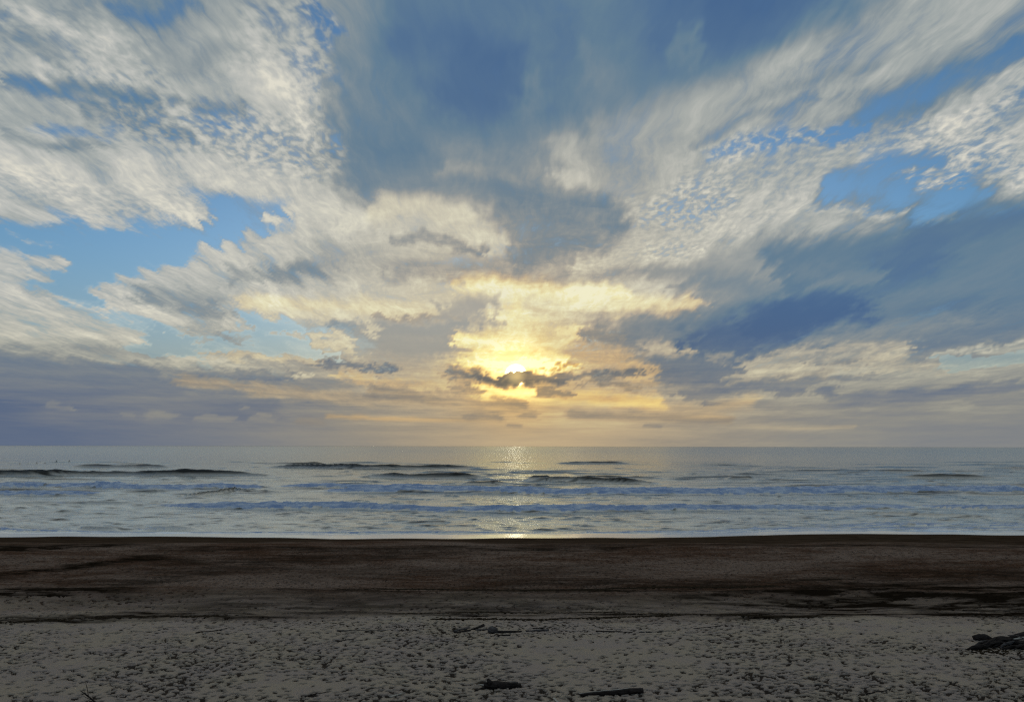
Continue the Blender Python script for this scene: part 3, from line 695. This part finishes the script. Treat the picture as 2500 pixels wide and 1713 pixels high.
def limb(pts, rad, seed=0, seg=12, sub=6, knots=.16, flat=1.0):
    """verts and faces of a gnarled round limb along pts"""
    pts = np.array(pts, float); rad = np.array(rad, float)
    n = len(pts); t = np.linspace(0, n - 1, (n - 1) * sub + 1)
    P = np.stack([np.interp(t, range(n), pts[:, k]) for k in range(3)], 1)
    for _ in range(2): P[1:-1] = .25 * P[:-2] + .5 * P[1:-1] + .25 * P[2:]
    r = np.interp(t, range(n), rad)
    L = np.cumsum(np.r_[0, np.linalg.norm(np.diff(P, axis=0), axis=1)])
    vs_, fs_ = [], []
    for i in range(len(P)):
        T = P[min(i + 1, len(P) - 1)] - P[max(i - 1, 0)]; T = T / (np.linalg.norm(T) + 1e-9)
        A = np.cross(T, (0, 0, 1)); 
        if np.linalg.norm(A) < .1: A = np.cross(T, (0, 1, 0))
        A /= np.linalg.norm(A); B = np.cross(A, T)
        th = np.arange(seg) / seg * 2 * np.pi
        nz = 1 + knots * pn(np.cos(th) * 1.3 + L[i] / (rad.max() * 5), np.sin(th) * 1.3 + seed * 3.7, 500 + seed) + knots * .6 * pn(th * 2.1 + 9, th * 0 + L[i] / (rad.max() * 14), 520 + seed)
        for c, s_, q in zip(np.cos(th), np.sin(th), nz): vs_.append(P[i] + r[i] * q * (A * c + B * s_ * flat))
    for i in range(len(P) - 1):
        for j in range(seg):
            k = (j + 1) % seg
            fs_.append((i * seg + j, i * seg + k, (i + 1) * seg + k, (i + 1) * seg + j))
    for e, off in ((0, -1), (len(P) - 1, 1)):
        c = len(vs_); vs_.append(P[e] + (P[e] - P[e - off]) * .25 if False else P[e])
        for j in range(seg):
            k = (j + 1) % seg; a_, b_ = e * seg + j, e * seg + k
            fs_.append((a_, b_, c) if off > 0 else (b_, a_, c))
    return vs_, fs_
def part(name, geos, mat, parent=None, loc=(0, 0, 0)):
    V_, F_ = [], []
    for v_, f_ in geos:
        b = len(V_); V_ += [tuple(x) for x in v_]; F_ += [tuple(i + b for i in f) for f in f_]
    me = bpy.data.meshes.new(name); me.from_pydata(V_, [], F_); me.materials.append(mat)
    me.polygons.foreach_set('use_smooth', [True] * len(F_)); me.update()
    o = bpy.data.objects.new(name, me); C.objects.link(o); o.parent = parent; o.location = loc
    return o
def tag(o, label, cat, group=None):
    o['label'] = label; o['category'] = cat
    if group: o['group'] = group
    return o
def root(name, p, label, cat, group=None):
    o = bpy.data.objects.new(name, None); C.objects.link(o); o.location = p
    return tag(o, label, cat, group)
def gp(px, py, up=0.0):
    p = ground(px, py); return np.array([p[0], p[1], float(beach_z(np.array([p[0]]), np.array([p[1]]))[0]) + up])
def stick(px0, py0, px1, py1, r0, r1, up=0.0, bend=.03, n=4, seed=1):
    """centre line of a stick lying between two pixels, and its base point"""
    A, B = gp(px0, py0), gp(px1, py1); c = (A + B) / 2
    L = np.linalg.norm(B - A); k = np.cross((B - A) / L, (0, 0, 1)); rg = np.random.default_rng(seed)
    pts = []
    for i in range(n):
        t = i / (n - 1); p = A * (1 - t) + B * t
        p = np.array([p[0], p[1], float(beach_z(p[:1], p[1:2])[0])])
        p = p + k * bend * L * math.sin(t * 3.1) * rg.choice([-1, 1]) + np.array([0, 0, (r0 * (1 - t) + r1 * t) * .55 + up * math.sin(t * 3.14)])
        pts.append(p - c)
    return pts, np.linspace(r0, r1, n), c

# the charred log near the lower edge
pts, rd, c = stick(1182, 1680, 1272, 1677, .19, .11, seed=3)
t = root('driftwood_log', c, 'thick charred driftwood log with a white splintered tip at its left end', 'log')
rd = np.array([.11, .16, .12, .07])
part('trunk', [limb(pts, rd, 3, 16, 8, .35)], charred, t)
part('knot', [limb([pts[0] + np.array([.25, 0, .08]), pts[0] + np.array([.12, .02, .24])], [.11, .05], 4, 9, 4, .4)], charred, t)
part('splintered_tip', [limb([pts[0] + np.array([-.02, -.02, .02]), pts[0] + np.array([-.22, -.10, .08])], [.045, .012], 5, 7, 4, .3)], palew, t)
part('side_branch', [limb([pts[1] + np.array([.3, .1, .02]), pts[2] + np.array([.35, .14, .07])], [.05, .03], 6, 8, 4, .3)], greyw, t)
part('root_end', [limb([pts[0] + np.array([.05, -.05, -.04]), pts[0] + np.array([-.4, -.30, -.13])], [.05, .02], 7, 8, 4, .3)], charred, t)
# long tapering beam
pts, rd, c = stick(1412, 1696, 1570, 1691, .03, .15, bend=.004, n=6, seed=5)
rd = np.array([.03, .065, .085, .10, .115, .10])
t = root('driftwood_beam', c, 'long straight dark driftwood beam tapering to a point at its left end', 'log')
part('trunk', [limb(pts, rd, 11, 12, 6, .14)], charred, t)
part('top_highlight', [limb([p + np.array([0, .02, q * .86]) for p, q in zip(pts[:5], rd)], rd[:5] * .30, 12, 6, 4, .3)], palew, t)  # pale strip added along the top as the beam's highlight
# pale pieces
pts, rd, c = stick(952, 1702, 982, 1692, .055, .03, seed=6)
tag(part('bleached_stick', [limb(pts, rd, 13, 9, 5, .4, .6)], palew, None, c), 'short bleached stick lying left of the charred log at the lower edge', 'stick')
pts, rd, c = stick(1353, 1706, 1372, 1722, .045, .05, seed=7)
tag(part('bleached_stick', [limb(pts, rd, 14, 9, 5, .3, .6)], palew, None, c), 'pale stick cut off by the lower edge, between charred log and long beam', 'stick')
# heap of driftwood on the right
c = gp(2436, 1580); sc1 = .0187
def H_(px, py, up): 
    p = gp(px, py); p[2] += up; return p - c
t = root('driftwood_stump', c, 'low dark tangled driftwood stump half sunk in the sand at the right edge', 'stump')
part('trunk', [limb([H_(2372, 1586, .02), H_(2402, 1582, .10), H_(2432, 1576, .20), H_(2458, 1576, .24), H_(2495, 1579, .18), H_(2540, 1581, .16), H_(2600, 1583, .1)], [.03, .10, .17, .19, .15, .14, .10], 21, 18, 9, .75, .8)], charred, t)
rg = np.random.default_rng(5)
for i in range(9):
    x = 2384 + i * 15; a = rg.uniform(-1, 1); L_ = rg.uniform(26, 60); sl = rg.uniform(-.05, .12); y_ = 1581 + 7 * a
    part('root', [limb([H_(x - L_ * .5, y_ + 2, .03), H_(x - L_ * .15, y_, .10 + sl), H_(x + L_ * .2, y_ - 1, .11 + sl), H_(x + L_ * .5, y_ + rg.uniform(-3, 3), .05 + sl * 2)], [.02, .065, .08, .03], 22 + i, 8, 6, .6)], greyw if i % 4 == 1 else charred, t)
pts = [H_(2377, 1561, .07), H_(2392, 1561, .13), H_(2408, 1560, .11), H_(2430, 1562, .03)]
c2 = c
tag(part('driftwood_stub', [limb(pts, [.09, .13, .10, .02], 41, 13, 8, .7)], charred, None, c), 'short stubby dark wood chunk just left and behind the upturned stump', 'log')
tag(part('driftwood_log', [limb([H_(2455, 1562, .05), H_(2480, 1560, .14), H_(2515, 1557, .20), H_(2560, 1556, .22)], [.03, .12, .17, .18], 42, 13, 6, .25)], charred, None, c), 'dark log behind the upturned stump, running out of the right edge', 'log')
tag(part('bleached_stick', [limb([H_(2462, 1568, .33), H_(2484, 1574, .44), H_(2500, 1577, .36)], [.02, .035, .02], 43, 8, 5, .3)], greyw, None, c), 'thin grey stick leaning across the top of the upturned stump', 'stick')
tag(part('bleached_stick', [limb([H_(2474, 1566, .12), H_(2500, 1564, .17), H_(2550, 1562, .18)], [.03, .045, .05], 44, 8, 5, .3)], palew, None, c), 'light grey branch between the upturned stump and the log behind it', 'stick')
# twiggy dead branch standing at the lower left
base = gp(255, 1738)
def tw(px, py, d):
    r_ = ray(px, py); return EYE + r_ * (d / r_[1]) - base
Yb = base[1]
t = root('dead_branch', base, 'bare dead branch standing upright out of the sand in the lower left corner', 'branch')
part('stem', [limb([np.zeros(3) - (0, 0, .1), tw(232, 1712, Yb), tw(212, 1696, Yb), tw(199, 1687, Yb)], [.035, .028, .022, .012], 51, 8, 6, .2)], charred, t)
part('twig', [limb([tw(216, 1699, Yb), tw(213, 1680, Yb), tw(209, 1664, Yb)], [.013, .010, .006], 52, 6, 5, .2)], charred, t)
part('twig', [limb([tw(226, 1708, Yb), tw(212, 1703, Yb - .1), tw(203, 1697, Yb - .1)], [.012, .009, .005], 53, 6, 5, .2)], charred, t)
part('twig', [limb([tw(236, 1716, Yb), tw(215, 1708, Yb), tw(210, 1716, Yb), tw(206, 1735, Yb)], [.014, .010, .012, .02], 54, 6, 5, .2)], charred, t)
part('twig', [limb([tw(214, 1697, Yb), tw(207, 1690, Yb), tw(203, 1678, Yb)], [.008, .006, .003], 55, 6, 4, .2)], charred, t)
# sticks in the middle of the beach
MID = [
 (1108, 1542, 1146, 1533, .07, .05, 'driftwood_stick', 'dark stick at the left end of the driftwood cluster in mid beach'),
 (1112, 1545, 1148, 1539, .05, .06, 'driftwood_stick', 'dark stick in front of the leftmost one, in the mid-beach driftwood cluster'),
 (1150, 1536, 1181, 1528, .03, .10, 'driftwood_stick', 'dark club-shaped stick pointing up and right in the mid-beach driftwood cluster'),
 (1160, 1538, 1200, 1535, .04, .05, 'driftwood_stick', 'thin dark stick left of the round lump in mid beach'),
 (1208, 1544, 1274, 1542, .09, .05, 'driftwood_stick', 'longest gnarled dark stick, right of the round lump in mid beach'),
 (1214, 1551, 1246, 1551, .045, .045, 'driftwood_stick', 'short straight black stick below the mid-beach driftwood cluster'),
 (1284, 1541, 1340, 1539, .05, .07, 'driftwood_stick', 'dark flat stick at the right end of the mid-beach driftwood cluster'),
 (1300, 1534, 1330, 1533, .04, .04, 'driftwood_stick', 'thin stick behind the right end of the mid-beach driftwood cluster'),
 (478, 1545, 560, 1532, .06, .03, 'driftwood_stick', 'long thin dark stick lying alone on the left half of the beach'),
 (822, 1539, 945, 1538, .05, .03, 'driftwood_stick', 'long low brown branch lying left of the mid-beach driftwood cluster'),
 (820, 1566, 868, 1558, .04, .03, 'driftwood_stick', 'slanting dark stick below the long low brown branch'),
 (1455, 1541, 1545, 1543, .06, .03, 'driftwood_stick', 'dark branch lying right of the mid-beach driftwood cluster'),
 (1560, 1543, 1650, 1540, .035, .03, 'driftwood_stick', 'thin branch in line with the dark branch right of the driftwood cluster'),
 (1695, 1534, 1765, 1526, .035, .025, 'driftwood_stick', 'slanting thin branch on the right half of the beach below the dark scarp'),
 (2115, 1694, 2165, 1685, .05, .03, 'driftwood_stick', 'dark bent stick near the lower edge on the right side'),
 (1990, 1671, 2030, 1674, .04, .03, 'driftwood_stick', 'short dark stick on the lower right, left of the bent one'),
 (745, 1700, 800, 1688, .05, .02, 'driftwood_stick', 'slanting dark stick near the lower edge, left of the short bleached stick'),
]
for k, (a, b, c_0, d_, r0, r1, nm, lb_) in enumerate(MID):
    q_ = .6 if k >= 8 else .85
    pts, rd, c = stick(a, b, c_0, d_, r0 * q_, r1 * q_, bend=.03, n=5, seed=60 + k)
    tag(part(nm, [limb(pts, rd, 60 + k, 9, 5, .4)], charred if k % 3 else greyw, None, c), lb_, 'stick')
p = gp(1204, 1544)
tag(part('driftwood_lump', [limb([(-.24, 0, .02), (-.1, .03, .13), (.1, .02, .12), (.24, 0, .0)], [.07, .16, .14, .05], 80, 14, 6, .3)], greyw, None, p), 'round grey-brown wood lump in the middle of the driftwood cluster', 'driftwood')
# pale shells and chips
for k, (a, b, lb_) in enumerate([(1745, 1580, 'white shell on the sand right of centre, below the thin branches'), (2262, 1600, 'tiny white shell left of the upturned stump'),
        (1555, 1706, 'tiny pale chip just below the long beam'), (1885, 1660, 'tiny pale chip on the lower right sand'), (748, 1581, 'pale chip on the left half of the sand'),
        (752, 1632, 'white chip on the sand left of the charred log'), (1124, 1618, 'low pale shell above and left of the charred log'), (2055, 1695, 'tiny pale chip near the dark bent stick')]):
    r_ = [.09, .04, .05, .04, .04, .05, .07, .04][k]
    tag(part('shell', [limb([(-r_, 0, .0), (-r_ * .3, .01, r_ * .4), (r_ * .5, 0, r_ * .35), (r_, 0, 0)], [r_ * .2, r_ * .5, r_ * .45, r_ * .1], 90 + k, 9, 4, .3, .6)], palew, None, gp(a, b)), lb_, 'shell')

# lines of dried seaweed left by the tides: crumbs too many to count
def weed_line(name, segs, n, spread, size, label, seed):
    rg = np.random.default_rng(seed); V_, F_ = [], []
    sg = np.array(segs, float)[rg.integers(len(segs), size=n)]; t_ = rg.random(n)
    A_ = ground_many(sg[:, 0] + (sg[:, 2] - sg[:, 0]) * t_, sg[:, 1] + (sg[:, 3] - sg[:, 1]) * t_)
    A_[:, 1] += rg.normal(0, spread, n) + .5 * pn(A_[:, 0] * .15, A_[:, 0] * 0, seed); A_[:, 0] += rg.normal(0, .3, n)
    A_[:, 2] = beach_z(A_[:, 0], A_[:, 1])
    for i in range(n):
        a_ = A_[i]
        L, W, Hh = size * rg.uniform(.5, 2.2), size * rg.uniform(.2, .5), size * rg.uniform(.1, .35); al = rg.normal(0, .4)
        ca, sa = math.cos(al), math.sin(al); b = len(V_)
        for x, y, z in ((-L, 0, -.01), (-.3 * L, -W, -.01), (L, -.2 * W, -.01), (.4 * L, W, -.01), (-.35 * L, .1 * W, Hh), (.35 * L, -.1 * W, Hh * .8)):
            V_.append((a_[0] + x * ca - y * sa, a_[1] + x * sa + y * ca, a_[2] + z))
        F_ += [(b + i_, b + j_, b + k_) for i_, j_, k_ in ((0, 1, 4), (1, 5, 4), (1, 2, 5), (2, 3, 5), (3, 4, 5), (3, 0, 4))]
    o = part(name, [(V_, F_)], weedm); o['kind'] = 'stuff'; o['label'] = label; o['category'] = 'seaweed'
    return o
weed_line('seaweed', [(840, 1437, 1500, 1440), (1300, 1441, 1500, 1436), (1500, 1436, 1900, 1430)], 2600, .10, .13, 'upper thin line of dried seaweed along the middle of the beach', 1)
weed_line('seaweed', [(1060, 1512, 1350, 1511), (1350, 1508, 1650, 1503), (1500, 1497, 2000, 1505), (950, 1497, 1500, 1493)], 2600, .08, .10, 'broken brown line of dried seaweed crossing centre and right of the beach', 2)
weed_line('seaweed', [(250, 1507, 560, 1500), (0, 1520, 250, 1508)], 700, .12, .10, 'dark line of dried seaweed on the left of the beach', 3)
weed_line('seaweed', [(2360, 1592, 2600, 1597), (2375, 1586, 2450, 1590)], 260, .25, .09, 'dark weed and bark caught round the foot of the stump at the right edge', 5)
weed_line('seaweed', [(700, 1524, 1500, 1530), (600, 1532, 1700, 1540), (1050, 1545, 1500, 1552)], 900, .5, .06, 'loose crumbs of seaweed and bark round the mid-beach driftwood', 4)
